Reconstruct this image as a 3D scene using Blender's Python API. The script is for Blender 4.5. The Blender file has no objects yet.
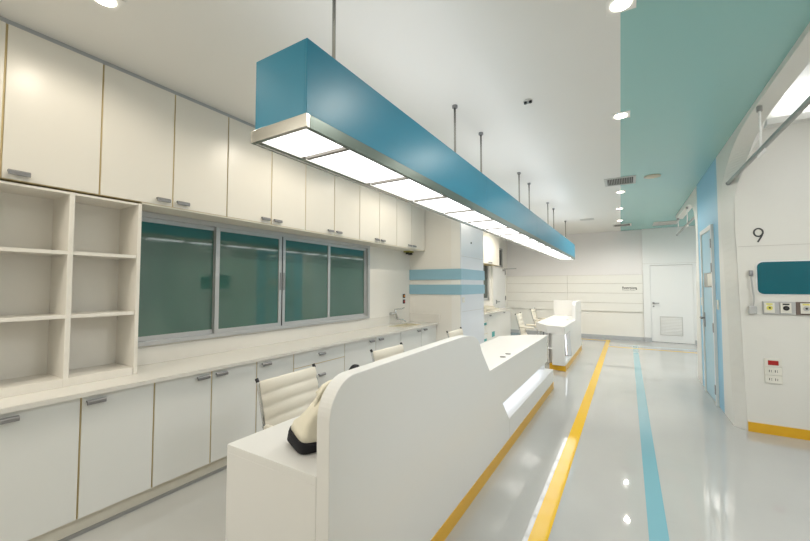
import bpy, bmesh, math, random
from mathutils import Vector, Matrix
random.seed(4)
C = bpy.context.scene.collection
SC = bpy.context.scene
PI = math.pi

# ------------------------------------------------------------------ materials
def mat(name, col, rough=.5, metal=0., emit=None, es=0., coat=0., noise=0., nscale=8., bump=0., bscale=60., trans=0., ior=1.45, spec=.5):
    m = bpy.data.materials.new(name); m.use_nodes = True
    nt = m.node_tree; b = nt.nodes['Principled BSDF']
    b.inputs['Base Color'].default_value = (*col, 1)
    b.inputs['Roughness'].default_value = rough
    b.inputs['Metallic'].default_value = metal
    b.inputs['IOR'].default_value = ior
    b.inputs['Specular IOR Level'].default_value = spec
    b.inputs['Coat Weight'].default_value = coat
    b.inputs['Coat Roughness'].default_value = .08
    b.inputs['Transmission Weight'].default_value = trans
    if emit:
        b.inputs['Emission Color'].default_value = (*emit, 1)
        b.inputs['Emission Strength'].default_value = es
    if noise or bump:
        tc = nt.nodes.new('ShaderNodeTexCoord')
    if noise:
        n = nt.nodes.new('ShaderNodeTexNoise'); n.inputs['Scale'].default_value = nscale; n.inputs['Detail'].default_value = 4
        nt.links.new(tc.outputs['Object'], n.inputs['Vector'])
        mx = nt.nodes.new('ShaderNodeMix'); mx.data_type = 'RGBA'
        mx.inputs[6].default_value = (*[c*(1-noise) for c in col], 1)
        mx.inputs[7].default_value = (*[min(1, c*(1+noise)) for c in col], 1)
        nt.links.new(n.outputs['Fac'], mx.inputs[0]); nt.links.new(mx.outputs[2], b.inputs['Base Color'])
    if bump:
        n2 = nt.nodes.new('ShaderNodeTexNoise'); n2.inputs['Scale'].default_value = bscale; n2.inputs['Detail'].default_value = 2
        nt.links.new(tc.outputs['Object'], n2.inputs['Vector'])
        bp = nt.nodes.new('ShaderNodeBump'); bp.inputs['Strength'].default_value = bump; bp.inputs['Distance'].default_value = .01
        nt.links.new(n2.outputs['Fac'], bp.inputs['Height']); nt.links.new(bp.outputs['Normal'], b.inputs['Normal'])
    return m

M = {}
M['ceiling']  = mat('ceiling paint', (.84,.83,.80), .40, noise=.012, nscale=1.2)
M['teal_ceil']= mat('teal ceiling paint', (.33,.60,.58), .27, noise=.015, nscale=1.2)
M['wall']     = mat('cream wall paint', (.83,.81,.76), .45, noise=.01, nscale=2)
M['cool']     = mat('cool white wall', (.84,.85,.85), .4)
M['lav']      = mat('pale grey wall', (.84,.825,.83), .4)
M['clad']     = mat('glossy white panel', (.72,.75,.80), .3)
M['panel']    = mat('panel wall', (.85,.845,.81), .3)
M['joint']    = mat('panel joint', (.52,.50,.45), .6)
M['cab']      = mat('cabinet laminate', (.85,.82,.755), .32, noise=.012, nscale=3)
M['cab_low']  = mat('base cabinet laminate', (.80,.81,.79), .30, noise=.012, nscale=3)
M['edge']     = mat('tan cabinet edge', (.66,.53,.28), .5)
M['carcass']  = mat('cabinet carcass', (.76,.73,.64), .45)
M['shelfback']= mat('shelf back board', (.88,.86,.81), .45)
M['counter']  = mat('solid surface worktop', (.78,.76,.71), .16, noise=.01, nscale=40)
M['desk']     = mat('white lacquered desk', (.75,.75,.735), .30)
M['sink']     = mat('cream sink basin', (.68,.63,.48), .25)
M['handle']   = mat('brushed handle metal', (.30,.30,.31), .4, .5)
M['chrome']   = mat('chrome', (.62,.63,.64), .14, 1.)
M['steel']    = mat('stainless steel', (.44,.43,.39), .22, 1., noise=.04, nscale=15)
M['alu']      = mat('window aluminium', (.56,.57,.58), .34, .55)
M['black']    = mat('black plastic', (.012,.012,.014), .4)
M['dark']     = mat('dark gap', (.05,.05,.045), .7)
M['greydark'] = mat('dark grey skirting', (.36,.36,.35), .4)
M['greybase'] = mat('grey baseboard', (.47,.49,.51), .3)
M['glass']    = mat('green tinted back painted glass', (.048,.125,.098), .05, spec=.9, ior=1.62, noise=.1, nscale=1.2)
M['darkglass']= mat('dark glass', (.05,.075,.07), .08)
M['blue_box'] = mat('blue lacquered metal', (.020,.245,.39), .34, noise=.05, nscale=2.2)
M['stripe']   = mat('pale blue stripe', (.28,.49,.60), .35)
M['bluewall'] = mat('blue wall paint', (.26,.56,.78), .34)
M['bluedoor'] = mat('blue door laminate', (.38,.62,.76), .32)
M['yellow']   = mat('yellow floor paint', (.76,.47,.02), .07, spec=.22)
M['bluefloor']= mat('blue floor paint', (.20,.42,.50), .05, coat=.4)
M['paleblue'] = mat('pale blue floor paint', (.50,.63,.66), .12, coat=.4)
M['kick']     = mat('yellow skirting', (.72,.40,.02), .3)
M['teal_panel']= mat('teal glossy panel', (.006,.12,.155), .05, spec=.35, noise=.1, nscale=2)
M['leather']  = mat('white leather', (.78,.74,.64), .42, bump=.08, bscale=180)
M['canvas']   = mat('cream canvas', (.80,.76,.63), .8, bump=.25, bscale=300, noise=.06, nscale=10)
M['blackcloth']= mat('black fabric', (.010,.010,.014), .85, bump=.2, bscale=300)
M['plate']    = mat('white plastic plate', (.76,.74,.66), .4)
M['plate_grey']= mat('grey metal plate', (.50,.50,.49), .38, .3)
M['plate_brown']= mat('brown metal plate', (.16,.12,.10), .4, .2)
M['red']      = mat('red plastic', (.38,.015,.012), .4)
M['orange']   = mat('amber plastic', (.75,.30,.03), .4)
M['ylw']      = mat('yellow label', (.75,.70,.15), .5)
M['tealtag']  = mat('teal label', (.08,.40,.42), .5)
M['white']    = mat('white plastic', (.80,.80,.78), .4)
M['bay']      = mat('bay wall laminate', (.74,.73,.68), .34)
M['arch']     = mat('arch surround', (.80,.79,.75), .4)
M['wood']     = mat('light wood', (.45,.28,.09), .5, noise=.15, nscale=12)
M['olive']    = mat('olive plastic', (.30,.28,.05), .5)
M['text']     = mat('dark lettering', (.045,.045,.045), .5)
M['text_grey']= mat('grey lettering', (.33,.33,.31), .5)
M['numeral']  = mat('numeral', (.06,.065,.065), .4)
M['lamp_cool']= mat('light panel diffuser', (.9,.9,.9), .5, emit=(.96,.98,1.), es=1.65)
M['lamp_warm']= mat('downlight lens', (.9,.9,.9), .5, emit=(1.,.93,.80), es=9.)
M['led']      = mat('led strip', (.9,.9,.9), .5, emit=(.88,.92,1.), es=.75)
M['lamp_slit']= mat('light slit diffuser', (.9,.9,.9), .5, emit=(.96,.98,1.), es=.8)
M['rail_reflection']= mat('steel with painted green reflection', (.15,.19,.17), .3, .5)  # same steel as the frame, its dark green reflection painted into the colour
M['rail']     = mat('dull rail metal', (.36,.36,.35), .3, .9)
M['divider']  = mat('grey divider', (.20,.18,.15), .4)
M['grille']   = mat('vent grille', (.62,.62,.60), .5)
M['disc']     = mat('beige ceiling disc', (.62,.56,.42), .5)

# glossy epoxy floor, faint mottling and scuffs
def floor_mat():
    m = bpy.data.materials.new('glossy grey epoxy floor'); m.use_nodes = True
    nt = m.node_tree; b = nt.nodes['Principled BSDF']; N = nt.nodes; L = nt.links
    tc = N.new('ShaderNodeTexCoord')
    n = N.new('ShaderNodeTexNoise'); n.inputs['Scale'].default_value = .8; n.inputs['Detail'].default_value = 5
    L.new(tc.outputs['Object'], n.inputs['Vector'])
    r = N.new('ShaderNodeValToRGB'); r.color_ramp.elements[0].position = .3; r.color_ramp.elements[1].position = .75
    r.color_ramp.elements[0].color = (.44,.445,.43,1); r.color_ramp.elements[1].color = (.49,.495,.48,1)
    L.new(n.outputs['Fac'], r.inputs['Fac'])
    mp = N.new('ShaderNodeMapping'); mp.inputs['Scale'].default_value = (1.2, 7, 1); mp.inputs['Rotation'].default_value = (0,0,.5)
    L.new(tc.outputs['Object'], mp.inputs['Vector'])
    s = N.new('ShaderNodeTexNoise'); s.inputs['Scale'].default_value = 3.; s.inputs['Detail'].default_value = 6; s.inputs['Distortion'].default_value = 1.5
    L.new(mp.outputs['Vector'], s.inputs['Vector'])
    r2 = N.new('ShaderNodeValToRGB'); r2.color_ramp.elements[0].position = .68; r2.color_ramp.elements[1].position = .76
    r2.color_ramp.elements[0].color = (0,0,0,1); r2.color_ramp.elements[1].color = (.16,.16,.16,1)
    L.new(s.outputs['Fac'], r2.inputs['Fac'])
    mx = N.new('ShaderNodeMix'); mx.data_type = 'RGBA'; mx.inputs[7].default_value = (.40,.39,.36,1)
    L.new(r2.outputs['Color'], mx.inputs[0]); L.new(r.outputs['Color'], mx.inputs[6]); L.new(mx.outputs[2], b.inputs['Base Color'])
    b.inputs['Roughness'].default_value = .022
    b.inputs['Coat Weight'].default_value = .15; b.inputs['Coat Roughness'].default_value = .02
    w = N.new('ShaderNodeTexNoise'); w.inputs['Scale'].default_value = 2.2; w.inputs['Detail'].default_value = 1
    L.new(tc.outputs['Object'], w.inputs['Vector'])
    bp = N.new('ShaderNodeBump'); bp.inputs['Strength'].default_value = .01; bp.inputs['Distance'].default_value = .02
    L.new(w.outputs['Fac'], bp.inputs['Height']); L.new(bp.outputs['Normal'], b.inputs['Normal'])
    return m
M['floor'] = floor_mat()

# ------------------------------------------------------------------ geometry helpers
class MB:
    def __init__(s): s.b = bmesh.new(); s.uid = 0
    def face(s, vs):
        try: return s.b.faces.new(vs)
        except ValueError: return None
    def box(s, x0, x1, y0, y1, z0, z1):
        x0,x1 = sorted((x0,x1)); y0,y1 = sorted((y0,y1)); z0,z1 = sorted((z0,z1))
        v = [s.b.verts.new(p) for p in ((x0,y0,z0),(x1,y0,z0),(x1,y1,z0),(x0,y1,z0),(x0,y0,z1),(x1,y0,z1),(x1,y1,z1),(x0,y1,z1))]
        for f in ((0,3,2,1),(4,5,6,7),(0,1,5,4),(1,2,6,5),(2,3,7,6),(3,0,4,7)): s.face([v[i] for i in f])
        return s
    def prism(s, pts, axis, a, b):
        """pts in the plane across `axis` (X: (y,z)  Y: (x,z)  Z: (x,y)), from a to b"""
        def P(p, t):
            return {'X': (t,p[0],p[1]), 'Y': (p[0],t,p[1]), 'Z': (p[0],p[1],t)}[axis]
        A = [s.b.verts.new(P(p,a)) for p in pts]; B = [s.b.verts.new(P(p,b)) for p in pts]
        s.face(A); s.face(B[::-1])
        n = len(pts)
        for i in range(n): s.face([A[i],B[i],B[(i+1)%n],A[(i+1)%n]])
        return s
    def tube(s, pts, r, n=10, cap=True, closed=False):
        pts = [Vector(p) for p in pts]; rings = []
        m = len(pts); up = None
        for i,p in enumerate(pts):
            if closed: d = pts[(i+1)%m]-pts[i-1]
            else: d = (pts[min(i+1,m-1)]-pts[max(i-1,0)])
            d.normalize()
            if up is None:
                up = Vector((0,0,1)) if abs(d.z) < .9 else Vector((1,0,0))
            u = up - d*up.dot(d)
            if u.length < 1e-4: u = Vector((1,0,0)) - d*d.x
            u.normalize(); up = u; v = d.cross(u)
            rr = r[i] if isinstance(r,(list,tuple)) else r
            rings.append([s.b.verts.new(p + (u*math.cos(2*PI*k/n)+v*math.sin(2*PI*k/n))*rr) for k in range(n)])
        R = rings + ([rings[0]] if closed else [])
        for a,b in zip(R, R[1:]):
            for k in range(n): s.face([a[k],a[(k+1)%n],b[(k+1)%n],b[k]])
        if cap and not closed: s.face(rings[0][::-1]); s.face(rings[-1])
        return s
    def cyl(s, c, r, a, b, axis='Z', n=24):
        pts = [(r*math.cos(2*PI*k/n), r*math.sin(2*PI*k/n)) for k in range(n)]
        c = {'X': (c[1],c[2]), 'Y': (c[0],c[2]), 'Z': (c[0],c[1])}[axis] if len(c)==3 else c
        return s.prism([(c[0]+p[0], c[1]+p[1]) for p in pts], axis, a, b)
    def loft(s, rings, closed=True, cap=True):
        V = [[s.b.verts.new(p) for p in r] for r in rings]
        n = len(V[0])
        for a,b in zip(V, V[1:]):
            for k in range(n if closed else n-1): s.face([a[k],a[(k+1)%n],b[(k+1)%n],b[k]])
        if cap and closed: s.face(V[0][::-1]); s.face(V[-1])
        return s
    def build(s, name, m, parent=None, bevel=0., smooth=False, seg=2):
        bmesh.ops.recalc_face_normals(s.b, faces=s.b.faces[:])
        if parent is not None: off = wl(parent)
        else:
            xs = [v.co.x for v in s.b.verts]; ys = [v.co.y for v in s.b.verts]; zs = [v.co.z for v in s.b.verts]
            off = Vector(((min(xs)+max(xs))/2, (min(ys)+max(ys))/2, min(zs)))
        for v in s.b.verts: v.co -= off
        me = bpy.data.meshes.new(name); s.b.to_mesh(me); s.b.free()
        me.materials.append(M[m] if isinstance(m,str) else m)
        if smooth:
            for p in me.polygons: p.use_smooth = True
        o = bpy.data.objects.new(name, me); C.objects.link(o)
        if parent is not None: o.parent = parent
        else: o.location = off
        if bevel:
            bv = o.modifiers.new('bevel','BEVEL'); bv.width = bevel; bv.segments = seg; bv.limit_method = 'ANGLE'; bv.angle_limit = math.radians(40)
        return o
def wl(o):
    v = Vector((0,0,0))
    while o is not None: v += o.location; o = o.parent
    return v
def tag(o, label, cat, group=None, kind=None):
    if label: o['label'] = label
    if cat: o['category'] = cat
    if group: o['group'] = group
    if kind: o['kind'] = kind
    return o
def thing(name, label, cat, loc=(0,0,0), group=None):
    o = bpy.data.objects.new(name, None); C.objects.link(o); o.location = loc; o.empty_display_size = .1
    return tag(o, label, cat, group)
def struct(o, label=None):
    o['kind'] = 'structure'
    if label: o['label'] = label
    return o
def box(*a): return MB().box(*a)
def copy_tree(o, parent=None):
    c = o.copy(); C.objects.link(c)
    if parent: c.parent = parent
    for ch in [x for x in bpy.data.objects if x.parent == o]: copy_tree(ch, c)
    return c
def catmull(P, n=8):
    P = [Vector(p) for p in P]; out = []
    for i in range(len(P)-1):
        p0 = P[max(i-1,0)]; p1 = P[i]; p2 = P[i+1]; p3 = P[min(i+2,len(P)-1)]
        for k in range(n):
            t = k/n
            out.append(.5*((2*p1)+(p2-p0)*t+(2*p0-5*p1+4*p2-p3)*t*t+(3*p1-p0-3*p2+p3)*t**3))
    out.append(P[-1]); return out
def arc2(cx, cy, r, a0, a1, n=8):
    return [(cx+r*math.cos(math.radians(a0+(a1-a0)*k/n)), cy+r*math.sin(math.radians(a0+(a1-a0)*k/n))) for k in range(n+1)]
def text_mesh(name, body, size, loc, m, parent=None, axis='Y'):
    cu = bpy.data.curves.new(name,'FONT'); cu.body = body; cu.size = size; cu.extrude = .001; cu.offset = size*.02
    t = bpy.data.objects.new(name, cu); C.objects.link(t)
    bpy.context.view_layer.update()
    me = bpy.data.meshes.new_from_object(t.evaluated_get(bpy.context.evaluated_depsgraph_get()))
    bpy.data.objects.remove(t)
    me.transform(Matrix.Rotation(PI/2, 4, 'X'))
    me.materials.clear(); me.materials.append(M[m])
    o = bpy.data.objects.new(name, me); C.objects.link(o)
    o.location = Vector(loc) - (wl(parent) if parent else Vector((0,0,0)))
    if parent: o.parent = parent
    return o

# ------------------------------------------------------------------ room shell
ZC = 3.15; YB = 12.35; XL = -3.46; XR = .98; XE = 3.6; YF = -3.2
struct(box(XL-.1, XE+.1, YF-.1, YB+.2, -.1, 0).build('floor','floor'), 'glossy light grey seamless floor')
def xs(y): return (2.35-y)*.0139
struct(MB().prism([(XL-.1,YF-.1),(xs(YF-.1),YF-.1),(xs(YB+.2),YB+.2),(XL-.1,YB+.2)],'Z',ZC,ZC+.1).build('ceiling','ceiling'), 'off-white painted ceiling')
tc = MB().prism([(xs(YF-.1),YF-.1),(1.1,YF-.1),(1.1,7.87),(XE,7.87),(XE,YB+.2),(xs(YB+.2),YB+.2)],'Z',ZC,ZC+.1)
struct(tc.build('ceiling','teal_ceil'), 'teal painted strip of ceiling above the corridor')
# left wall with three openings filled by window_1, window_2, window_3
lw = MB()
def wall_holes(mb, x0, x1, y0, y1, z0, z1, holes):
    ys = sorted({y0,y1,*[h[0] for h in holes],*[h[1] for h in holes]})
    for a,b in zip(ys, ys[1:]):
        hs = [h for h in holes if h[0] <= a+1e-6 and h[1] >= b-1e-6]
        z = z0
        for h in sorted(hs, key=lambda h: h[2]):
            if h[2] > z: mb.box(x0,x1,a,b,z,h[2])
            z = h[3]
        if z < z1: mb.box(x0,x1,a,b,z,z1)
wall_holes(lw, XL-.12, XL, YF-.1, YB+.2, 0, ZC, [(1.40,4.61,1.05,2.17),(8.95,10.42,1.13,2.20),(11.0,11.78,2.14,2.74)])
struct(lw.build('wall_left','wall'), 'cream wall behind the cabinets')
struct(box(XL-.1, XE+.1, YF-.2, YF, 0, ZC).build('wall_front','wall'))
struct(box(XE, XE+.1, YF, YB+.2, 0, 3.6).build('wall_right','cool'), 'far side wall of the bays')

# column with blue bands
struct(box(XL, -2.45, 5.90, 7.03, 0, ZC).build('wall_column','wall'), 'cream pier at the end of the worktop')
struct(box(-2.617, -2.452, 5.885, 5.90, 0, ZC).build('trim_1','panel'), 'lighter corner strip on the pier')
struct(box(-2.452, -2.435, 5.885, 7.03, 0, ZC).build('wall_column_face','clad'), 'glossy white cladding on the corridor side of the pier')
j = box(-2.4355, -2.434, 5.89, 7.03, 2.06, 2.064); j.box(-2.4355,-2.434,5.89,7.03,1.10,1.104)
struct(j.build('trim_2','joint'))
for i,(a,b) in enumerate(((1.843,1.656),(1.569,1.396))):
    t = MB().prism([(XL,5.875),(-2.425,5.875),(-2.425,7.06),(-2.452,7.06),(-2.452,5.90),(XL,5.90)],'Z',b,a)
    struct(t.build('trim_%d'%(3+i),'stripe'), ['upper','lower'][i]+' pale blue band wrapped round the pier')

# back wall ------------------------------------------------------------
bw = MB().box(XL-.1, XE+.1, YB+.05, YB+.2, 0, 3.6)
struct(bw.build('wall_back','lav'), 'pale grey back wall')
zj = [.80,1.05,1.336,1.62,1.868]
pb = MB()
for a,b in zip(zj, zj[1:]):
    for x0,x1 in ((XL,-1.595),(-1.589,.37)):
        pb.box(x0,x1,YB-.01,YB+.05,a+.004,b-.004)
struct(pb.build('wall_panelling','panel', bevel=.002), 'cream horizontal wall boards with grooves')
struct(box(XL,.37,YB+.005,YB+.05,.80,1.868).build('trim_5','joint'))
struct(box(XL,.37,YB+.03,YB+.05,.10,.80).build('wall_back_dado','panel'), 'recessed cream lower wall under the boards')
struct(box(XL,.37,YB+.02,YB+.05,0,.10).build('baseboard_back','greybase'))
fr = MB().box(.377,.545,YB-.03,YB+.05,0,ZC); fr.box(1.50,XE,YB-.03,YB+.05,0,ZC); fr.box(.545,1.50,YB-.03,YB+.05,2.12,ZC)
struct(fr.build('wall_back_surround','cool'), 'white wall surface round the far door')
struct(MB().box(.38,.545,YB-.036,YB-.03,0,.11).box(1.50,1.9,YB-.036,YB-.03,0,.11).build('baseboard_door','greybase'))
struct(MB().box(.377,1.9,YB-.0315,YB-.03,2.165,2.170).build('trim_6','joint'))
dr = box(.546,1.499,YB+.0,YB+.045,.006,2.118).build('door_1','cool', bevel=.004); struct(dr, 'white far door with a louvre in its lower half')
lv = MB()
for k in range(12): z = .225+k*.04; lv.prism([(YB+.002,z),(YB-.008,z+.028),(YB-.004,z+.032),(YB+.004,z+.005)],'X',.765,1.232)
lv.build('louvre','white',dr)
lf = MB(); lf.box(.745,1.252,YB-.012,YB+.004,.695,.712).box(.745,1.252,YB-.012,YB+.004,.198,.215).box(.745,.762,YB-.012,YB+.004,.215,.695).box(1.235,1.252,YB-.012,YB+.004,.215,.695)
lf.build('louvre_frame','grille',dr)
h = MB().cyl((.61,0,1.07),.028,YB-.012,YB+.004,'Y').tube([(.61,YB-.01,1.07),(.61,YB-.05,1.07),(.74,YB-.055,1.07)],.011)
h.cyl((.61,0,.98),.022,YB-.012,YB+.004,'Y')
h.build('door_handle','handle',dr, smooth=False)
# lettering by the door
sg = thing('wall_lettering','small dark lettering with a round dot on the cream boards left of the far door','sign',(-.14,YB-.011,1.43))
text_mesh('lettering','Restroom',.088,(-.135,YB-.012,1.465),'text',sg)
text_mesh('small_lettering','Personal',.050,(-.13,YB-.012,1.415),'text_grey',sg); text_mesh('small_lettering','Room',.050,(.065,YB-.012,1.415),'text_grey',sg)
MB().cyl((.215,0,1.455),.018,YB-.014,YB-.010,'Y').build('dot','text',sg)

# floor markings -------------------------------------------------------------
def strip(n, pts, m, label, z=.0015):
    struct(MB().prism(pts,'Z',.0002,z).build('trim_%d'%n, m), label)
strip(7, [(-.553,-1),(-.448,-1),(-.448,12.1),(-.553,12.1)], 'yellow', 'yellow line painted along the floor')
strip(8, [(.080,-1),(.186,-1),(.186,11.2),(.080,11.2)], 'bluefloor', 'blue line painted along the floor', .0019)
strip(9, [(-2.9,11.85),(-.553,11.85),(-.553,11.97),(-2.9,11.97)], 'yellow', 'yellow line across the floor by the back wall')
strip(10,[(-.448,10.75),(2.6,10.75),(2.6,10.83),(-.448,10.83)], 'yellow', 'thin yellow line across the corridor', .0023)
strip(11,[(-.2,11.2),(2.6,11.2),(2.6,11.32),(-.2,11.32)], 'paleblue', 'pale blue line across the corridor', .0012)
strip(12,[(-3.46,10.95),(-2.98,10.95),(-2.98,12.3),(-3.46,12.3)], 'bluefloor', 'blue painted floor patch in the far left corner')

# right wall and bays -----------------------------------------------------------
wr = MB().box(XR, XR+.14, 5.90, 7.40, 0, ZC)
struct(wr.build('wall_right_blue','bluewall'), 'blue painted wall section round the blue door')
F = [(.98,5.43,0),(.98,5.50,.5),(.98,5.615,1.38),(.98,5.68,1.86),(.98,5.755,2.25),(.98,5.74,2.5),(.98,5.66,2.68),(.98,5.48,2.82),(.98,5.25,2.94),(.98,4.95,3.03),(.98,4.55,3.085),(.98,4.0,3.10),(.98,3.0,3.10),(.98,1.6,3.10)]
G = [(1.068,5.33,0),(1.06,5.33,.5),(1.04,5.33,1.33),(1.03,5.33,1.86),(1.022,5.33,2.2),(1.03,5.33,2.5),(1.05,5.22,2.68),(1.075,5.10,2.80),(1.09,4.98,2.90),(1.10,4.85,2.98),(1.10,4.5,3.05),(1.10,4.0,3.075),(1.10,3.0,3.08),(1.10,1.6,3.08)]
Fs = catmull(F,5); Gs = catmull(G,5)
fw = MB()
poly = [(p.y,p.z) for p in Fs] + [(1.6,ZC),(5.90,ZC),(5.90,0)]
vs = [fw.b.verts.new((XR,y,z)) for y,z in poly]; fw.face(vs)
vg = [fw.b.verts.new(p) for p in Gs]
for i in range(len(Fs)-1): fw.face([vs[i],vs[i+1],vg[i+1],vg[i]])
hi = [p for p in Gs if True]
top = [fw.b.verts.new((p.x+.0, p.y, ZC+.4)) for p in Gs[50:]]
for i in range(50, len(Gs)-1): fw.face([vg[i],vg[i+1],top[i-49],top[i-50]])
struct(fw.build('wall_arch','arch'), 'rounded arch surround of the near bay')
Wc = [(1.03,5.32,2.5),(1.065,5.32,2.72),(1.12,5.32,2.88),(1.18,5.32,3.0),(1.24,5.32,3.12),(1.29,5.32,3.24)]
gi = [25,30,35,40,45,50]
fl = MB(); Wd = catmull(Wc,5); Ge = Gs[25:51]
a = [fl.b.verts.new(p) for p in Ge]; b = [fl.b.verts.new(p) for p in Wd]
for i in range(len(a)-1): fl.face([a[i],a[i+1],b[i+1],b[i]])
struct(fl.build('wall_arch_cove','arch'), 'curved inner corner of the near bay arch')
w9 = [(1.07,0),(1.06,.5),(1.042,1.33),(1.032,1.86),(1.024,2.2)] + [(p.x,p.z) for p in Wd] + [(1.29,3.55),(XE,3.55),(XE,0)]
struct(MB().prism(w9,'Y',5.32,5.42).build('wall_bay','bay'), 'end wall of the near bay')
struct(box(XR+.16,XE,5.42,5.46,0,3.5).build('wall_bay_rear','cool'))
struct(box(1.045,XE,5.3155,5.3195,1.975,1.979).build('trim_13','joint'))
struct(MB().box(1.29,XE,5.20,5.32,3.235,3.30).build('trim_14','panel'), 'ledge of the light cove in the near bay')
struct(box(1.072,XE,5.308,5.32,0,.10).build('baseboard_bay','kick'), 'yellow skirting of the near bay')
struct(box(1.0,XE+.1,1.4,5.5,3.55,3.65).build('ceiling_bay','ceiling'), 'raised ceiling of the near bay')
struct(box(1.0,XE,1.5,1.6,0,3.55).build('wall_bay_near','bay'))
struct(box(XR,XR+.14,YF,1.6,0,ZC).build('wall_right_near','arch'))
struct(box(XR,1.1,1.6,4.6,ZC,3.6).build('wall_bay_head','arch'))
# second bay pier and arch
pts = [(7.40,0),(7.87,0),(7.83,.8),(7.75,1.5),(7.63,2.1),(7.60,2.4),(7.66,2.62),(7.78,2.80),(7.95,2.92),(8.2,3.0),(8.6,3.05),(9.4,3.06),(10.3,3.06),(10.43,ZC),(7.40,ZC)]
struct(MB().prism(pts,'X',XR,XR+.12).build('wall_arch_far','arch'), 'arch surround of the far bay')
struct(box(XR+.12,XE,7.75,7.87,0,3.15).build('wall_bay_far','bay'))
struct(box(XR-.005,XR,7.40,7.425,0,ZC).build('trim_15','panel'))

# blue door ---------------------------------------------------------------
d3 = box(XR-.012,XR,6.24,6.98,.01,2.30).build('door_3','bluedoor'); struct(d3,'pale blue corridor door with a small window')
fd = MB().box(XR-.03,XR,6.19,6.24,0,2.36).box(XR-.03,XR,6.98,7.03,0,2.36).box(XR-.03,XR,6.24,6.98,2.30,2.36)
fd.build('door_frame','panel',d3)
dp = MB().box(XR-.018,XR-.01,6.28,6.88,1.53,1.73).build('vision_panel','darkglass',d3)
MB().box(XR-.021,XR-.017,6.28,6.58,1.55,1.715).build('paper_notice','plate',d3)
for z in (2.11,1.79,1.0,.20):
    MB().box(XR-.036,XR-.028,6.205,6.245,z-.06,z+.06).build('hinge','handle',d3)
hd = MB().box(XR-.018,XR-.008,6.915,6.965,.95,1.16).tube([(XR-.015,6.94,1.08),(XR-.065,6.94,1.08),(XR-.07,6.80,1.08)],.012)
hd.tube([(XR-.015,6.94,1.08),(XR-.05,6.94,1.08),(XR-.05,7.02,1.09)],.009)
hd.build('door_handle','handle',d3)
for y,l in ((7.20,'beige switch plate on the blue wall left of the blue door'),(6.04,'beige switch plate on the blue wall right of the blue door')):
    s = thing('light_switch',l,'switch',(XR,y,1.26)); MB().box(XR-.012,XR,y-.045,y+.045,1.25,1.37).build('plate','plate',s,bevel=.002)
    MB().box(XR-.016,XR-.012,y-.018,y+.018,1.285,1.335).build('rocker','white',s)

# bay fittings ---------------------------------------------------------------
Y9 = 5.32
# numeral 9: bowl and slanted tail
nm = thing('numeral_sign','dark grey numeral 9 mounted on the bay wall','sign',(1.212,Y9,2.02))
ring = [(1.213+.036*math.cos(t*2*PI/28), Y9-.004, 2.122+.042*math.sin(t*2*PI/28)) for t in range(28)]
q = MB().tube(ring,.0075,8,closed=True); q.tube([(1.247,Y9-.004,2.112),(1.240,Y9-.004,2.085),(1.222,Y9-.004,2.05),(1.206,Y9-.004,2.018)],.0075,8)
q.build('numeral','numeral',nm)
# teal glossy window panel
def rrect(x0,x1,z0,z1,r,n=6):
    P = arc2(x1-r,z1-r,r,0,90,n)+arc2(x0+r,z1-r,r,90,180,n)+arc2(x0+r,z0+r,r,180,270,n)+arc2(x1-r,z0+r,r,270,360,n); return P
wn = thing('wall_screen','long teal glossy panel with rounded corners in the bay wall','panel',(1.7,Y9,1.45))
MB().prism(rrect(1.178,2.35,1.45,1.815,.06),'Y',Y9-.006,Y9).build('rim','white',wn,bevel=.003)
MB().prism(rrect(1.190,2.34,1.462,1.803,.052),'Y',Y9-.010,Y9-.004).build('pane','teal_panel',wn)
# flexible arm with box
lm = thing('flexible_lamp','grey flexible reading lamp left of the teal panel','lamp',(1.142,Y9,1.23))
MB().box(1.105,1.172,Y9-.045,Y9,1.25,1.335).build('base','plate_grey',lm,bevel=.008)
MB().tube(catmull([(1.142,Y9-.03,1.33),(1.150,Y9-.035,1.42),(1.140,Y9-.04,1.55),(1.133,Y9-.035,1.66)],5),.008,8).build('arm','plate_grey',lm,smooth=True)
MB().tube([(1.133,Y9-.035,1.65),(1.133,Y9-.035,1.665),(1.134,Y9-.037,1.715)],[.010,.018,.017],12).build('head','handle',lm,smooth=True)
def outlet(name,x0,x1,m,lab,core):
    t = thing(name,lab,'outlet',((x0+x1)/2,Y9,1.25),'medical outlets under the teal panel')
    MB().box(x0,x1,Y9-.022,Y9,1.252,1.385).build('plate',m,t,bevel=.003)
    cx = x0+(x1-x0)*.38
    MB().box(cx-.040,cx+.040,Y9-.028,Y9-.022,1.268,1.372).build('cover','plate',t)
    MB().cyl((cx,0,1.318),.024,Y9-.036,Y9-.028,'Y').build('socket',core,t)
    MB().box(cx-.025,cx+.025,Y9-.031,Y9-.028,1.352,1.366).build('tag','ylw' if core!='black' else 'black',t)
    MB().cyl((cx,0,1.318),.009,Y9-.040,Y9-.036,'Y').build('port','black' if core!='black' else 'dark',t)
outlet('gas_outlet',1.222,1.349,'plate_grey','grey medical outlet with a yellow centre below the teal panel','ylw')
outlet('gas_outlet',1.351,1.470,'plate_grey','grey medical outlet with a black centre below the teal panel','black')
outlet('gas_outlet',1.471,1.66,'plate_brown','dark brown framed medical outlet at the right below the teal panel','plate_grey')
so = thing('power_socket','cream triple socket plate with a red top module low on the bay wall','socket',(1.285,Y9,.53))
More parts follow.
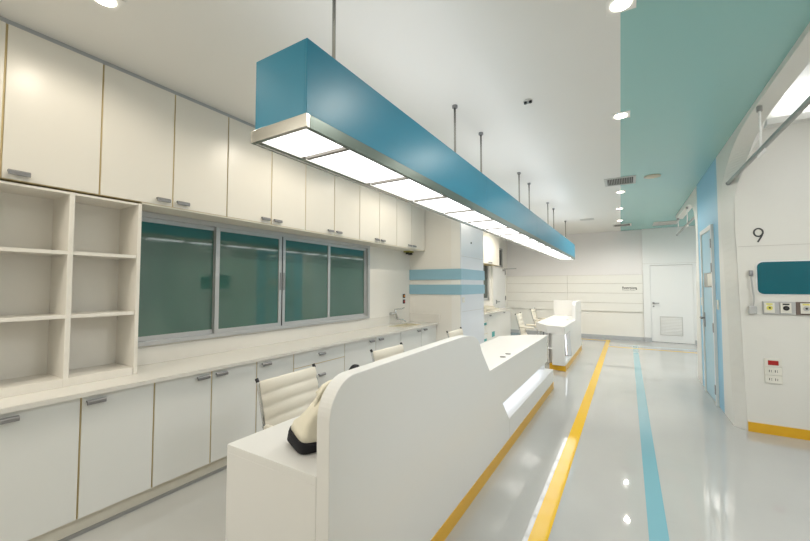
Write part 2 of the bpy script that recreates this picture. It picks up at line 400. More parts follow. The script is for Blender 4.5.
for k,(z0,z1) in enumerate(((.703,.785),(.618,.70),(.533,.615))):
    p = MB().box(1.218,1.352,Y9-.014,Y9,z0,z1).build('module','plate',so,bevel=.003)
    zc = (z0+z1)/2
    if k==0: MB().box(1.245,1.325,Y9-.018,Y9-.014,zc-.022,zc+.024).build('red_cover','red',p)
    else:
        for cx in (1.262,1.308):
            MB().box(cx-.012,cx-.007,Y9-.0155,Y9-.0135,zc-.012,zc+.012).box(cx+.004,cx+.009,Y9-.0155,Y9-.0135,zc+.003,zc+.010).box(cx+.004,cx+.009,Y9-.0155,Y9-.0135,zc-.011,zc-.004).build('slots','black',p)
def track(y0,y1,x,z,rods,lab):
    t = thing('curtain_track',lab,'curtain rail',(x,y1,z))
    MB().prism([(x-.014,z-.012),(x-.004,z-.016),(x+.004,z-.016),(x+.014,z-.012),(x+.014,z+.014),(x-.014,z+.014)],'Y',y0,y1).build('rail','rail',t)
    for y,zt in rods:
        rd = MB().tube([(x,y,z+.01),(x,y,zt)],.009,10).build('rod','white',t)
        MB().cyl((x,y,0),.02,zt-.045,zt,'Z',16).build('bracket','greydark',rd)
    MB().cyl((x,0,z),.022,y1-.012,y1,'Y',16).build('end_cap','handle',t)
    for k in range(6):
        yy = min(max(rods[0][0]-.10+k*.035, y0), y1)
        MB().tube([(x,yy,z-.014),(x,yy,z-.03)],.004,6).box(x-.008,x+.008,yy-.008,yy+.008,z-.045,z-.028).build('glider','white',t)
track(1.62,5.42,1.0,2.71,[(4.22,3.088),(2.4,3.088)],'grey metal curtain rail along the near bay opening')
track(7.72,10.42,1.0,2.715,[(8.72,3.055),(10.15,3.06)],'short grey curtain rail along the far bay opening')

# ------------------------------------------------------------------ window_1
w = box(XL-.10,XL-.09,1.36,4.62,1.04,2.18).build('window_1','dark'); struct(w,'long green tinted sliding window over the worktop')
f = MB().box(XL-.06,XL+.035,1.34,4.61,1.05,1.085).box(XL-.06,XL+.035,1.34,4.61,2.125,2.17).box(XL-.06,XL+.035,4.565,4.61,1.085,2.125).box(XL-.06,XL+.035,1.34,1.385,1.085,2.125)
f.build('window_frame','alu',w,bevel=.003)
sash = [(1.385,2.15,0),(2.11,2.915,1),(2.925,3.73,1),(3.70,4.565,0)]
for a,b,k in sash:
    x = XL-.035 + k*.03
    s = MB().box(x,x+.026,a,a+.042,1.085,2.125).box(x,x+.026,b-.042,b,1.085,2.125).box(x,x+.026,a+.042,b-.042,1.085,1.125).box(x,x+.026,a+.042,b-.042,2.09,2.125)
    so_ = s.build('window_sash','alu',w,bevel=.002)
    box(x+.009,x+.015,a+.04,b-.04,1.12,2.095).build('pane','glass',so_)
for y in (2.894,2.946):
    MB().box(XL+.021,XL+.028,y-.007,y+.007,1.50,1.70).build('pull_handle','handle',w)
box(XL+.0215,XL+.024,2.914,2.926,1.09,2.12).build('gasket','black',w)
w2 = box(XL-.10,XL-.08,8.95,10.42,1.13,2.20).build('window_2','dark'); struct(w2,'dark window beyond the pier')
MB().box(XL-.04,XL+.02,8.95,9.0,1.13,2.2).box(XL-.04,XL+.02,10.32,10.42,1.13,2.2).box(XL-.04,XL+.02,8.95,10.42,1.13,1.2).box(XL-.04,XL+.02,8.95,10.42,2.16,2.2).build('window_frame','alu',w2)
box(XL-.03,XL-.02,9.0,10.32,1.2,2.16).build('pane','darkglass',w2)
w3 = box(XL-.10,XL-.08,11.0,11.78,2.14,2.74).build('window_3','dark'); struct(w3,'dark transom above the far left door')
MB().box(XL-.04,XL+.02,11.0,11.78,2.14,2.19).box(XL-.04,XL+.02,11.0,11.05,2.14,2.74).box(XL-.04,XL+.02,11.70,11.78,2.14,2.74).box(XL-.04,XL+.02,11.0,11.78,2.69,2.74).build('window_frame','greydark',w3)
box(XL-.03,XL-.02,11.05,11.70,2.19,2.69).build('pane','darkglass',w3)
d2 = box(XL,XL+.03,10.72,12.0,.0,2.10).build('door_2','cool'); struct(d2,'white door in the far left corner')
MB().box(XL,XL+.045,10.64,10.72,0,2.13).box(XL,XL+.045,12.0,12.08,0,2.13).build('door_frame','panel',d2)
MB().box(XL+.03,XL+.04,11.02,11.08,1.0,1.12).tube([(XL+.035,11.05,1.06),(XL+.09,11.05,1.06),(XL+.09,11.2,1.06)],.012).build('door_handle','handle',d2)
for z in (1.15,1.98): MB().box(XL+.03,XL+.05,11.99,12.04,z-.07,z+.07).build('hinge','handle',d2)
MB().box(XL+.03,XL+.085,11.72,11.9,2.02,2.08).tube([(XL+.06,11.85,2.09),(XL+.22,12.0,2.10),(XL+.36,12.14,2.11)],.012).build('door_closer','greydark',d2)

# ------------------------------------------------------------------ handles / cabinets
def handle(y, z, x, parent, up):
    """short pull with a lighter tab; up=True for wall cabinets"""
    m = MB().prism([(x,z+.013),(x+.020,z+.015),(x+.028,z+.006),(x+.028,z-.013),(x+.018,z-.015),(x+.014,z+.001),(x,z+.001)],'Y',y-.048,y+.048)
    o = m.build('handle','handle',parent)
    return o
def door(y0,y1,z0,z1,x,parent,m,hy=None,hz=None,name='door'):
    d = box(x-.008,x,y0+.0055,y1-.0055,z0,z1).build(name,m,parent,bevel=.0015)
    if hy is not None: handle(hy,hz,x,d,False)
    return d
def cabinet(kind, y0, y1, doors, label, group, x, z0, z1, m, back=XL+.002, upper=False):
    t = thing(kind,label,'cabinet',((x+back)/2,(y0+y1)/2,z0),group)
    box(back,x-.0085,y0+.001,y1-.001,z0,z1).build('body','edge',t)
    for (a,b,c,d_,hy,nm) in doors:
        door(a,b,c,d_,x,t,m,hy,(d_-.038 if not upper else c+.040) if nm=='door' else (c+d_)/2+.02,nm)
    return t
XBF = -2.915; ZD0=.118; ZD1=.856
gb = 'white base cabinets under the long worktop'
def base(y0,y1,seams,hs,label):
    ds = []
    for a,b,hy in zip(seams,seams[1:],hs): ds.append((a,b,ZD0,ZD1,hy,'door'))
    return cabinet('base_cabinet',y0,y1,ds,label,gb,XBF,ZD0,.860,'cab_low')
base(.09,.938,[.09,.51,.938],[.44,.615],'white base cabinet at the left end of the long worktop, cut by the picture edge')
base(.938,1.352,[.938,1.352],[1.01],'single-door white base cabinet, second from the left, below the divider of the open shelves')
base(1.352,2.203,[1.352,1.777,2.203],[1.70,1.855],'two-door white base cabinet below the left end of the green window')
base(2.203,2.637,[2.203,2.637],[2.30],'narrow single-door white base cabinet directly left of the drawers')
zz=[ZD0,.365,.612-.0,.70,ZD1]
dz=[(.118,.40),(.408,.698),(.706,.856)]
cabinet('drawer_cabinet',2.637,3.424,[(2.637,3.424,a,b,3.03,'drawer') for a,b in dz],'white drawer unit in the middle of the long worktop',gb,XBF,ZD0,.860,'cab_low')
base(3.424,4.70,[3.424,4.06,4.70],[3.96,4.17],'two-door white base cabinet directly right of the drawers')
base(4.70,5.90,[4.70,5.345,5.895],[5.24,5.46],'two-door white sink cabinet at the right end of the long worktop')
struct(box(XL,-2.955,.0,5.90,.022,.118).build('baseboard_left','carcass'))
struct(box(XL,-2.945,.0,5.90,0,.022).build('baseboard_left_strip','greydark'))
# worktop with a hole for the basin
X0=-2.885
wt = thing('worktop','long cream worktop running under the window with a raised end','worktop',(-3.17,2.9,.855))
hx0,hx1,hy0,hy1=-3.36,-3.02,4.98,5.58
q=MB().box(XL+.002,X0,.0,hy0,.861,.89).box(XL+.002,X0,hy1,5.898,.861,.89).box(XL+.002,hx0,hy0,hy1,.861,.89).box(hx1,X0,hy0,hy1,.861,.89)
q.build('top','counter',wt)
box(XL,X0+.03,5.880,5.899,.89,1.045).build('end_upstand','counter',wt,bevel=.003)
box(XL+.001,XL+.010,1.34,5.20,.89,1.035).build('backsplash','counter',wt,bevel=.002)
sk = thing('sink','cream rectangular basin sunk into the right end of the worktop','sink',((hx0+hx1)/2,(hy0+hy1)/2,.86))
b=MB(); i=.015
b.box(hx0+.001,hx0+i,hy0+.001,hy1-.001,.8615,.888).box(hx1-i,hx1-.001,hy0+.001,hy1-.001,.8615,.888).box(hx0+i,hx1-i,hy0+.001,hy0+i,.8615,.888).box(hx0+i,hx1-i,hy1-i,hy1-.001,.8615,.888).box(hx0+i,hx1-i,hy0+i,hy1-i,.8615,.865)
b.build('basin','sink',sk); MB().cyl(((hx0+hx1)/2,5.28,0),.022,.865,.868).build('drain','chrome',sk)
tp = thing('tap','chrome wall tap with a long lever and a curved spout over the sink','tap',(XL,5.26,1.02))
MB().tube([(XL,5.22,1.075),(XL+.05,5.24,1.078),(XL+.085,5.26,1.08)],.022,12).build('wall_mount','chrome',tp,smooth=True)
MB().tube([(XL+.085,5.26,1.145),(XL+.085,5.26,1.09),(XL+.09,5.28,1.05),(XL+.09,5.30,1.0)],[.018,.024,.020,.016],12).build('body','chrome',tp,smooth=True)
MB().tube(catmull([(XL+.09,5.30,1.0),(XL+.10,5.335,.975),(XL+.12,5.41,.965),(XL+.15,5.47,.94),(XL+.16,5.485,.905)],5),.012,10).build('spout','chrome',tp,smooth=True)
MB().tube([(XL+.085,5.25,1.15),(XL+.09,5.35,1.148),(XL+.10,5.46,1.145),(XL+.105,5.52,1.165)],.009,8).build('lever','chrome',tp,smooth=True)

# wall cabinets
XUF=-3.14; ZU0=2.183; ZU1=3.118
gu='cream wall cabinets in a row above the window'
us=[.12,.595,1.07,1.553,2.024,2.516,2.988,3.474,3.985,4.46,4.935,5.41,5.893]
ul=['cream wall cabinet above the left open shelves, cut by the picture edge','cream wall cabinet over the right end of the open shelves, second from the left',
 'cream wall cabinet above the first and second window panes, beside the lamp end','cream two-door wall cabinet above the third and fourth window panes',
 'cream wall cabinet over the far end of the green window, second from the pier','cream wall cabinet nearest the pier, at the far end of the row']
for k in range(6):
    a,b,c=us[2*k:2*k+3]
    cabinet('wall_cabinet',a,c,[(a,b,ZU0+.004,ZU1,b-.075,'door'),(b,c,ZU0+.004,ZU1,b+.075,'door')],ul[k],gu,XUF,ZU0,ZU1,'cab',upper=True)
struct(box(XL,XUF-.012,.0,5.90,ZU1,ZC).build('trim_16','greybase'),'grey closing strip between wall cabinets and ceiling')
struct(box(XL,XUF-.004,1.335,5.895,2.172,ZU0).build('trim_17','carcass'),'underside board of the wall cabinets')

# open shelf unit
su = thing('shelf_unit','cream open shelving with two columns of empty compartments standing on the worktop','shelf',(-3.3,.7,.89))
XS=-3.145; za,zb=.891,2.17
box(XL+.002,XL+.012,.16,1.33,za,zb).build('back_panel','shelfback',su)
for y0,y1,n in ((.16,.18,'side_panel'),(1.312,1.336,'side_panel'),(.914,.942,'divider'),(.53,.555,'divider')):
    box(XL+.012,XS,y0,y1,za,zb).build(n,'cab',su,bevel=.0015)
for y0,y1 in ((.18,.53),(.555,.914),(.942,1.308)):
    for z0,z1 in ((za,.945),(1.335,1.358),(1.755,1.778),(2.155,2.17)):
        box(XL+.012,XS-.004,y0,y1,z0,z1).build('shelf','cab',su)

# sockets and sensor by the sink
for z,l,c in ((1.365,'upper of two small black sockets on the wall by the sink, amber centre','orange'),(1.265,'lower of two small black sockets on the wall by the sink, red centre','red')):
    y=5.667; t=thing('wall_socket',l,'socket',(XL,y,z-.04),'black sockets by the sink')
    box(XL,XL+.008,y-.055,y+.055,z-.047,z+.047).build('plate','white',t,bevel=.002)
    box(XL+.008,XL+.012,y-.038,y+.038,z-.036,z+.036).build('insert','black',t)
    box(XL+.012,XL+.016,y-.012,y+.025,z-.018,z+.018).build('switch',c,t)
t=thing('wall_sensor','small olive and black sensor under the last wall cabinet by the pier','sensor',(-3.36,5.70,2.10))
box(-3.42,-3.30,5.60,5.76,2.145,2.175).build('bracket','olive',t)
MB().cyl((-3.36,5.64,0),.035,2.115,2.146).cyl((-3.35,5.72,0),.040,2.105,2.146).build('lens','black',t)
t=thing('switch_plate','small square switch plate on the white face of the pier','switch',(-2.435,5.93,1.20))
box(-2.435,-2.425,5.925,6.02,1.26,1.35).build('plate','plate',t,bevel=.002)
box(-2.425,-2.421,5.95,5.995,1.285,1.325).build('rocker','white',t)
t=MB().cyl((0,6.35,2.33),.016,-2.436,-2.42,'X').build('wall_hook','black'); tag(t,'tiny dark fixing high on the white face of the pier','fixing')

# far cabinets beyond the pier
gf='cabinets beyond the pier'
cabinet('wall_cabinet',8.74,10.44,[(8.74,9.59,2.13,3.11,9.50,'door'),(9.59,10.44,2.13,3.11,9.68,'door')],'white wall cabinet beyond the pier, above the dark window',gf,XUF,2.125,3.11,'cab',upper=True)
cabinet('wall_cabinet',7.04,8.74,[(7.04,7.89,2.13,3.11,7.80,'door'),(7.89,8.74,2.13,3.11,7.98,'door')],'white wall cabinet touching the far side of the pier',gf,XUF,2.125,3.11,'cab',upper=True)
dc=cabinet('drawer_cabinet',7.9,8.70,[(7.9,8.70,a,b,None,'drawer') for a,b in dz],'white drawer unit with teal labels beyond the pier',gf,XBF,ZD0,.860,'cab_low')
for z in (.64,.26): 
    box(XBF,XBF+.004,8.38,8.60,z-.028,z+.028).build('label_tag','tealtag',dc)
b2=cabinet('base_cabinet',8.70,9.75,[(8.70,9.75,ZD0,ZD1,8.86,'door')],'white base cabinet beyond the pier with a square teal label',gf,XBF,ZD0,.860,'cab_low')
box(XBF,XBF+.004,9.0,9.22,.27,.40).build('label_tag','tealtag',b2)
cabinet('base_cabinet',9.75,10.72,[(9.75,10.72,ZD0,ZD1,10.05,'door')],'last white base cabinet before the back wall',gf,XBF,ZD0,.860,'cab_low')
struct(box(XL,-2.955,7.03,10.72,0,.118).build('baseboard_far','carcass'))
tag(box(XL+.002,X0,7.035,10.75,.861,.89).build('worktop','counter'),'short cream worktop beyond the pier','worktop')
for k,(z,l) in enumerate(((.892,'lower of the cream trays stacked on the far worktop'),(.955,'upper of the cream trays stacked on the far worktop'))):
    t=thing('document_tray',l,'tray',(-3.2,9.4,z),'trays on the far worktop')
    box(-3.36,-3.06+.05*(1-k),8.95,9.95-.25*k,z,z+.012).build('base','plate',t)
    MB().box(-3.36,-3.35,8.95,9.95-.25*k,z+.012,z+.055).box(-3.36,-3.06+.05*(1-k),8.95,8.96,z+.012,z+.055).box(-3.36,-3.06+.05*(1-k),9.94-.25*k,9.95-.25*k,z+.012,z+.055).build('rim','plate',t)
tag(box(-3.16,-3.06,8.30,8.36,.892,1.12).build('wooden_holder','wood',bevel=.004),'small upright wooden holder on the far worktop beside the pier','holder')

# ------------------------------------------------------------------ reception desks
def desk_near():
    t = thing('reception_desk','long white reception desk in front with a tall rounded privacy panel','desk',(-1.3,3.5,0))
    Y0,Y1=1.077,5.93; XO=-.99; XI=-1.058
    # tall front panel with rounded near shoulder and slanted far edge
    P=[(Y0,0)]+arc2(Y0+.16,1.020,.16,180,90,14)+catmull2([(2.38,1.195),(2.55,1.185),(2.68,1.155),(2.76,1.10),(2.80,1.04)])+[(3.565,.275),(3.565,0)]
    P=dedup(P)
    MB().prism(P,'X',XI,XO).build('front_panel','desk',t,bevel=.004)
    box(-1.632,XI-.0005,Y0,Y0+.04,0,.766).build('end_panel','desk',t,bevel=.001)
    D=[(-1.632,Y0),(XI-.0005,Y0),(XI-.0005,3.0),(-1.05,3.02),(-1.05,5.93),(-1.30,5.83),(-1.65,5.42),(-1.632,5.2)]
    MB().prism(D,'Z',.766,.803).build('desktop','desk',t,bevel=.0015)
    box(-1.11,-1.062,3.0,5.93,.405,.766).build('lower_front','desk',t,bevel=.001)
    # far end panel
    MB().prism([(-1.30,5.83),(-1.10,5.91),(-1.10,5.89),(-1.29,5.80)],'Z',.10,.766).build('far_end_panel','desk',t)
    # illuminated ledge
    P2=[(3.565,0.10),(3.565,.275),(3.60,.285),(5.975,.285),(5.975,.10)]
    MB().prism(P2,'X',-1.30,XO).build('ledge','desk',t,bevel=.001)
    box(-1.22,-1.20,3.0,5.93,.285,.766).build('recess_back','desk',t)
    box(-1.20,-1.15,3.45,5.93,.375,.405).build('led_strip','led',t)
    box(-1.32,-.986,2.0-.92,5.98,0,.10).build('skirting','kick',t)
    for y in (3.86,4.06):
        g=MB().cyl((-1.135,y,0),.030,.803,.806).build('cable_outlet','black',t)
    bx=box(-1.40,-1.30,5.3,5.7,.0,.60).build('pedestal','desk',t)
    return t
def catmull2(P,n=5):
    return [(p.x,p.y) for p in catmull([(a,b,0) for a,b in P],n)]
def dedup(P):
    o=[]
    for p in P:
        if not o or (abs(o[-1][0]-p[0])+abs(o[-1][1]-p[1]))>1e-4: o.append(p)
    return o
desk_near()
def desk_far():
    t = thing('reception_desk','shorter white reception desk further back with its tall panel at the far end','desk',(-1.3,8.6,0))
    A,B=7.23,9.95; XO=-.99; XI=-1.058
    P=[(9.02,1.19),(8.95,1.17),(8.90,1.12),(8.55,.77),(8.0,.68),(8.02,.65),(8.14,.12),(8.14,.10),(B,.10),(B,1.19)]
    P=[(8.0,.10),(8.14,.10),(B,.10),(B,1.19),(9.05,1.19),(8.97,1.175),(8.92,1.12),(8.86,.81),(8.86,.80),(8.0,.80),(7.97,.66),(8.10,.14)]
    MB().prism(dedup([(8.12,.10),(B,.10),(B,1.19),(9.05,1.19),(8.97,1.175),(8.92,1.12),(8.84,.802),(7.92,.802),(7.95,.655)]),'X',XI,XO).build('front_panel','desk',t,bevel=.002)
    box(-1.60,XI-.0005,B-.05,B,.10,1.19).build('return_panel','desk',t,bevel=.001)
    D=[(-1.614,7.85),(-1.324,7.36),(-1.0,A),(XO,A),(XO,7.96),(XI,7.96),(XI,B-.05),(-1.614,B-.05)]
    MB().prism(D,'Z',.66,.803).build('desktop','desk',t,bevel=.002)
    box(-1.21,-1.0,A,A+.04,.10,.66).build('end_panel','desk',t,bevel=.001)
    box(-1.045,-1.0,A+.04,A+.07,.10,.66).build('corner_post','desk',t)
    box(-1.16,-1.14,A+.04,8.6,.10,.66).build('recess_back','desk',t)
    MB().prism([(A+.071,.10),(8.118,.10),(8.108,.14),(A+.071,.14)],'X',-1.139,XO-.001).build('ledge','desk',t)
    MB().tube([(-1.075,7.91,.62),(-1.075,8.06,.16)],.012,8).build('led_strip','led',t)
    box(-1.13,-1.08,7.7,7.9,.645,.655).build('led_strip','led',t)
    # open niche in the near end
    nb=MB().box(-1.31,-1.295,7.38,7.95,.10,.66).box(-1.295,-1.16,7.45,7.47,.10,.66)
    nb.build('niche_side','desk',t); box(-1.295,-1.17,7.272,7.45,.375,.395).build('niche_shelf','desk',t)
    MB().prism([(-1.28,7.34),(-1.0,A-.0),(-.986,A),(-.986,B),(-1.28,B)],'Z',0,.10).build('skirting','kick',t)
    MB().cyl((-1.14,8.75,0),.03,.803,.806).build('cable_outlet','black',t)
    return t
desk_far()

# tote bag -------------------------------------------------------------
tb = thing('tote_bag','cream canvas tote bag with a black base standing on the near desk end','bag',(-1.22,1.30,.804))
def tote_ring(z,cx,cy,hx,hy,rot,wob=0):
    P=[];n=28
    for k in range(n):
        t=2*PI*k/n; c,s=math.cos(t),math.sin(t)
        e=.45
        x=hx*abs(c)**e*(1 if c>0 else -1); y=hy*abs(s)**e*(1 if s>0 else -1)
        f=1+wob*math.sin(3*t+z*25)
        x*=f;y*=f
        P.append((cx+x*math.cos(rot)-y*math.sin(rot), cy+x*math.sin(rot)+y*math.cos(rot), z))
    return P
R=-.418
def slant(ring,cx,k): return [(p[0],p[1],p[2]-k*(p[0]-cx)) for p in ring]
MB().loft([tote_ring(.805,-1.285,1.268,.085,.075,R),tote_ring(.825,-1.290,1.27,.102,.088,R,.01),slant(tote_ring(.852,-1.283,1.27,.102,.088,R,.01),-1.28,.08),slant(tote_ring(.870,-1.276,1.27,.097,.086,R,.01),-1.28,.14)]).build('base_patch','blackcloth',tb,smooth=True)
MB().loft([slant(tote_ring(.866,-1.276,1.27,.095,.084,R,.01),-1.28,.14),slant(tote_ring(.90,-1.262,1.27,.089,.083,R,.03),-1.27,.15),tote_ring(.94,-1.236,1.265,.078,.078,R,.035),tote_ring(.985,-1.196,1.26,.068,.068,R,.05),tote_ring(1.03,-1.160,1.255,.054,.06,R,.05),tote_ring(1.055,-1.148,1.26,.048,.055,R,.03),tote_ring(1.07,-1.150,1.265,.056,.06,R,.06),tote_ring(1.105,-1.132,1.275,.044,.055,R,.06),tote_ring(1.125,-1.120,1.28,.028,.04,R,.06)]).build('body','canvas',tb,smooth=True)
MB().tube(catmull([(-1.185,1.20,1.02),(-1.165,1.20,1.07),(-1.14,1.23,1.115),(-1.12,1.29,1.13),(-1.11,1.32,1.08)],5),.008,8).build('handle','canvas',tb,smooth=True)
pk = MB().loft([tote_ring(.804,-1.21,1.47,.055,.05,0),tote_ring(1.0,-1.205,1.47,.05,.05,0),tote_ring(1.11,-1.20,1.485,.036,.03,.2),tote_ring(1.143,-1.20,1.49,.016,.022,.4),tote_ring(1.148,-1.20,1.49,.005,.007,.4)]).build('black_pouch','blackcloth',smooth=True)
tag(pk,'small black item just showing above the tall panel of the near desk','pouch')

# ------------------------------------------------------------------ office chair
def rib_panel(path, w, pitch, amp, thick):
    """ribbed cushion: path of (x,z) points sampled finely, width along y"""
    P=[Vector((p[0],p[1])) for p in path]; L=[0]
    for a,b in zip(P,P[1:]): L.append(L[-1]+(b-a).length)
    rings=[]
    for i,p in enumerate(P):
        d=(P[min(i+1,len(P)-1)]-P[max(i-1,0)]).normalized(); n=Vector((d.y,-d.x))
        t=thick*.5+amp*abs(math.sin(PI*L[i]/pitch))**.6
        if i in (0,len(P)-1): t=thick*.3
        f=p+n*t; k=p-n*t
        rings.append([(f.x,-w/2,f.y),(f.x,-w/4,f.y),(f.x,0,f.y),(f.x,w/4,f.y),(f.x,w/2,f.y),(k.x,w/2,k.y),(k.x,0,k.y),(k.x,-w/2,k.y)])
    return rings
def make_chair(label):
    t=thing('office_chair',label,'chair',(0,0,0),'white ribbed office chairs')
    path=[(p.x,p.z) for p in catmull([(-.262,0,.935),(-.238,0,.83),(-.208,0,.71),(-.180,0,.60),(-.165,0,.52)],14)]
    MB().loft(rib_panel(path,.50,.082,.010,.014)).build('backrest','leather',t,smooth=True)
    path=[(p.x,p.z) for p in catmull([(-.165,0,.515),(-.13,0,.462),(-.05,0,.445),(.10,0,.455),(.22,0,.46),(.27,0,.435)],12)]
    MB().loft(rib_panel(path,.50,.082,.010,.014)).build('seat','leather',t,smooth=True)
    side=catmull([(-.268,0,.94),(-.238,0,.83),(-.208,0,.71),(-.178,0,.58),(-.150,0,.475),(-.05,0,.44),(.10,0,.45),(.22,0,.455),(.275,0,.43)],5)
    for s in (-1,1):
        MB().tube([(p.x,s*.257,p.z) for p in side],.009,8).build('side_frame','chrome',t,smooth=True)
        MB().tube([(-.276,s*.257,.952),(-.262,s*.257,.930)],.0115,10).build('end_cap','black',t)
        arm=catmull([(-.20,s*.25,.655),(-.17,s*.275,.675),(.0,s*.285,.672),(.13,s*.285,.665),(.175,s*.28,.62),(.14,s*.27,.50),(.10,s*.25,.45)],5)
        a=MB().tube([tuple(p) for p in arm],.010,8).build('armrest','chrome',t,smooth=True)
        MB().tube([(-.15,s*.281,.676),(.12,s*.286,.672)],.020,8).build('arm_pad','leather',a,smooth=True)
    MB().box(-.10,.12,-.235,.235,.415,.432).build('seat_bracket','chrome',t)
    MB().tube([(0,0,.10),(0,0,.25),(0,0,.2501),(0,0,.415)],[.028,.028,.018,.018],14).build('pedestal','chrome',t,smooth=True)
    for k in range(5):
        a=2*PI*k/5+.3; c,s=math.cos(a),math.sin(a)
        lg=MB().tube([(0.02*c,.02*s,.115),(.16*c,.16*s,.098),(.29*c,.29*s,.072)],[.026,.020,.014],8).build('base_leg','chrome',t,smooth=True)
        MB().cyl((.29*c,.29*s-.0,.028),.028,.29*s-.022,.29*s+.022,'Y',14).build('caster','black',lg)
    return t
chl=['white ribbed office chair beside the cream tote bag, nearest the camera','white ribbed office chair showing above the middle of the near desk panel','white ribbed office chair in front of the pier, just its backrest top showing',
 'white ribbed office chair at the far desk, the one nearer the cabinets','white ribbed office chair tucked close to the far desk']
ch=make_chair(chl[0])
cp=[(-1.785,1.815,.03),(-1.785,3.05,-.02),(-1.79,4.73,.04),(-1.80,8.22,.04),(-1.89,10.08,.0)]
for k,(x,y,r) in enumerate(cp):
    o=ch if k==0 else copy_tree(ch)
    o.location=(x,y,.0); o.rotation_euler=(0,0,r); o['label']=chl[k]

# ------------------------------------------------------------------ hanging light box
LX0,LX1,LY0,LY1=-1.462,-1.107,1.05,10.02
lb=thing('pendant_light','long blue boxed pendant lamp with square white light panels hanging over the desks','lamp',(-1.28,5.5,2.2))
for k in range(4):
    a=LY0+(LY1-LY0)*k/4; b=LY0+(LY1-LY0)*(k+1)/4
    m=MB().box(LX0+.030,LX0+.040,a+.001,b-.001,2.256,2.572).box(LX1-.010,LX1,a+.001,b-.001,2.256,2.572)
    if k==0: m.box(LX0+.040,LX1-.010,a+.001,a+.011,2.256,2.572)
    if k==3: m.box(LX0+.040,LX1-.010,b-.011,b-.001,2.256,2.572)
    m.build('shell','blue_box',lb,bevel=.002)
box(LX1-.0215,LX1+.001,LY0+.022,LY1,2.2,2.256).build('frame_rail','rail_reflection',lb,bevel=.001)
fr=MB().box(LX0+.022,LX0+.052,LY0+.022,LY1,2.2,2.256).box(LX0,LX0+.010,LY0,LY1,2.2,2.256).box(LX0+.010,LX1+.001,LY0,LY0+.0215,2.2,2.256).box(LX0+.062,LX1-.025,LY1-.025,LY1,2.2,2.256)
fr.build('frame','steel',lb,bevel=.001)
box(LX0+.010,LX0+.022,LY0+.03,LY1-.03,2.212,2.218).build('side_light','lamp_slit',lb)
box(LX0+.036,LX1-.002,LY0+.012,LY1-.012,2.246,2.2555).build('backing_tray','white',lb)
ys=[LY0+.014]+[1.34+.56*k for k in range(16)]+[LY1-.03]
ys=[y for y in ys if y<=LY1-.02]
for a,b in zip(ys,ys[1:]):
    if b-a<.1: continue
    box(LX0+.052,LX1-.024,a+.011,b-.011,2.214,2.220).build('light_panel','lamp_cool',lb)
    if b<LY1-.1:
        dv=box(LX0+.062,LX1-.025,b-.011,b+.011,2.200,2.222).build('divider','divider',lb)
        MB().cyl(((LX0+LX1)/2+.02,b,0),.005,2.203,2.207,n=8).build('screw','black',dv)
for y in (1.40,2.97,3.65,5.23,5.85,7.42,8.06,9.77):
    r=MB().tube([(-1.28,y,2.262),(-1.28,y,ZC-.02)],.0095,10).build('rod','steel',lb,smooth=True)
    MB().cyl((-1.28,y,0),.024,ZC-.022,ZC,n=16).build('ceiling_cap','handle',r)
    MB().cyl((-1.28,y,0),.014,2.60,2.72,n=12).build('coupler','chrome',r)

# ------------------------------------------------------------------ ceiling fittings
def downlight(x,y,label,r=.050,energy=17,group='recessed downlights over the corridor'):
    t=thing('downlight',label,'ceiling lamp',(x,y,ZC-.01),group)
    h=.075
    MB().box(x-h,x+h,y-h,y+h,ZC-.006,ZC).build('trim_plate','ceiling',t,bevel=.002)
    n=24
    MB().cyl((x,y,0),r,ZC-.010,ZC-.0055,n=32).build('lens','lamp_warm',t)
    l=bpy.data.lights.new('downlight lamp','SPOT'); l.energy=energy; l.color=((1.,.90,.75) if x<-1 else (1.,.95,.86)); l.spot_size=math.radians(168); l.spot_blend=.5; l.shadow_soft_size=.035
    o=bpy.data.objects.new('lamp',l); C.objects.link(o); o.parent=t; o.location=(0,0,-.01)
    return t
downlight(.002,2.36,'square-framed bright downlight at the top edge of the picture, above the corridor')
downlight(-.020,3.95,'second downlight from the top along the teal ceiling edge')
downlight(-.07,7.20,'round downlight just beyond the ceiling vent on the teal edge')
downlight(-.11,8.76,'fourth downlight from the top along the teal ceiling edge',energy=44)
downlight(-.13,10.38,'farthest downlight on the teal ceiling edge, next to the far vent',energy=60)
downlight(-.0,-.6,'downlight over the corridor behind the camera')
downlight(-2.46,.83,'downlight over the cabinets at the upper left picture edge',energy=10,group='recessed downlights over the cabinet aisle')
downlight(-2.46,-.9,'downlight over the cabinet aisle behind the camera',energy=19,group='recessed downlights over the cabinet aisle')
for k,(y,e) in enumerate(((2.56,21),(4.30,22),(6.0,22),(7.7,25),(9.4,60))):  # added out of view so the cabinets get light from this side
    downlight(-2.3,y,'unseen downlight added over the aisle behind the pendant lamp, '+['first','second','third','fourth','fifth'][k]+' from the camera',energy=e,group='recessed downlights over the cabinet aisle')

def vent(x0,x1,y0,y1,label,slats=7,dark='dark'):
    t=thing('ceiling_vent',label,'vent',((x0+x1)/2,(y0+y1)/2,ZC-.012),'ceiling air vents')
    e=.035
    MB().box(x0,x1,y0,y0+e,ZC-.010,ZC).box(x0,x1,y1-e,y1,ZC-.010,ZC).box(x0,x0+e,y0+e,y1-e,ZC-.010,ZC).box(x1-e,x1,y0+e,y1-e,ZC-.010,ZC).build('frame','grille',t)
    box(x0+e,x1-e,y0+e,y1-e,ZC-.002,ZC-.0005).build('backing',dark,t)
    m=MB(); n=int((x1-x0-2*e)/.022)
    for k in range(n): x=x0+e+.011+k*.022; m.box(x-.004,x+.004,y0+e,y1-e,ZC-.009,ZC-.002)
    m.build('louvre','greydark' if dark=='dark' else 'grille',t)
vent(-.27,.14,6.22,6.68,'ceiling vent with dark slats straddling the teal edge in mid corridor')
vent(-.30,.12,11.0,11.4,'narrow ceiling vent next to the farthest downlight')
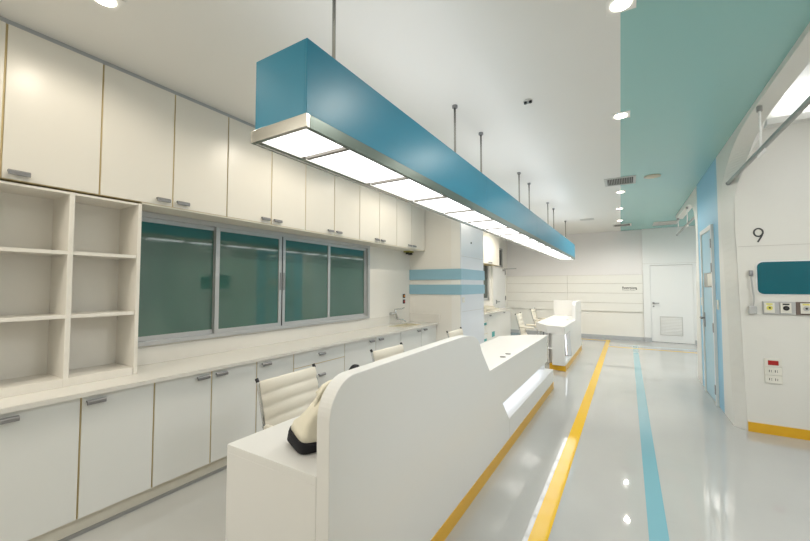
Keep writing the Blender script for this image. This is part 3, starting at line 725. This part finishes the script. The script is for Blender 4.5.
vent(.60,1.12,11.1,11.7,'wide ceiling vent in the teal ceiling above the far door',dark='grille')
vent(-.95,-.65,9.7,9.9,'small pale vent in the white ceiling beside the far end of the lamp',dark='grille')
t=MB().cyl((.345,6.40,0),.105,ZC-.012,ZC,n=32).build('ceiling_speaker','disc',bevel=.004); tag(t,'round beige disc on the teal ceiling right of the vent','ceiling speaker')
t=thing('ceiling_sprinkler','small dark sprinkler in the white ceiling between lamp and corridor','sprinkler',(-.704,3.22,ZC-.03))
MB().cyl((-.704,3.22,0),.040,ZC-.006,ZC,n=20).build('flange','grille',t)
MB().tube([(-.704,3.22,ZC-.005),(-.704,3.22,ZC-.02)],.014,10).build('body','chrome',t)
MB().cyl((-.725,3.22,0),.013,ZC-.022,ZC-.006,n=10).cyl((-.683,3.22,0),.013,ZC-.022,ZC-.006,n=10).build('deflector','black',t)

# ------------------------------------------------------------------ light
def area(name,loc,sx,sy,e,col,rot=(0,0,0)):
    l=bpy.data.lights.new(name,'AREA'); l.shape='RECTANGLE'; l.size=sx; l.size_y=sy; l.energy=e; l.color=col
    o=bpy.data.objects.new(name,l); C.objects.link(o); o.location=loc; o.rotation_euler=rot; return o
# fill lights added in the pendant's open top to brighten the ceiling
for k in range(4):
    area('ceiling_fill',(-1.28,2.17+2.24*k,2.50),.20,1.95,2.0,(.94,.97,1.),(PI,0,0))
area('bay_light',(2.6,2.2,3.50),.9,.9,26,(.97,.98,1.))
area('cove_tube',(2.4,5.24,3.33),2.0,.06,3.5,(.97,.98,1.),(PI,0,0))
area('far_bay_light',(2.2,9.3,3.10),.8,2.2,20,(.97,.98,1.))
area('ledge_led',(-1.13,4.7,.372),.05,2.3,.22,(.85,.90,1.))
wd=bpy.data.worlds.new('room'); SC.world=wd; wd.use_nodes=True
wd.node_tree.nodes['Background'].inputs[0].default_value=(.9,.9,.85,1); wd.node_tree.nodes['Background'].inputs[1].default_value=.3
# soft fill light added behind the camera to brighten the cabinets
area('room_fill',(-2.5,-1.5,3.12),1.6,1.6,23,(1.,.95,.86))

# ------------------------------------------------------------------ camera
cam=bpy.data.cameras.new('camera'); co=bpy.data.objects.new('camera',cam); C.objects.link(co)
cam.sensor_width=36; cam.lens=36*367.43/810; cam.clip_start=.05
yaw,pit,roll=math.radians(31.175),math.radians(2.369),math.radians(.0155)
w_=Vector((-math.sin(yaw)*math.cos(pit),math.cos(yaw)*math.cos(pit),math.sin(pit)))
r_=Vector((math.cos(yaw),math.sin(yaw),0)); u_=r_.cross(w_)
r2=r_*math.cos(roll)+u_*math.sin(roll); u2=-r_*math.sin(roll)+u_*math.cos(roll)
mt=Matrix((r2,u2,-w_)).transposed().to_4x4(); mt.translation=(0,0,1.55)
co.matrix_world=mt
SC.camera=co
SC.view_settings.view_transform='Standard'; SC.view_settings.look='None'; SC.view_settings.gamma=1; SC.view_settings.use_curve_mapping=False
SC.view_settings.exposure=1.12
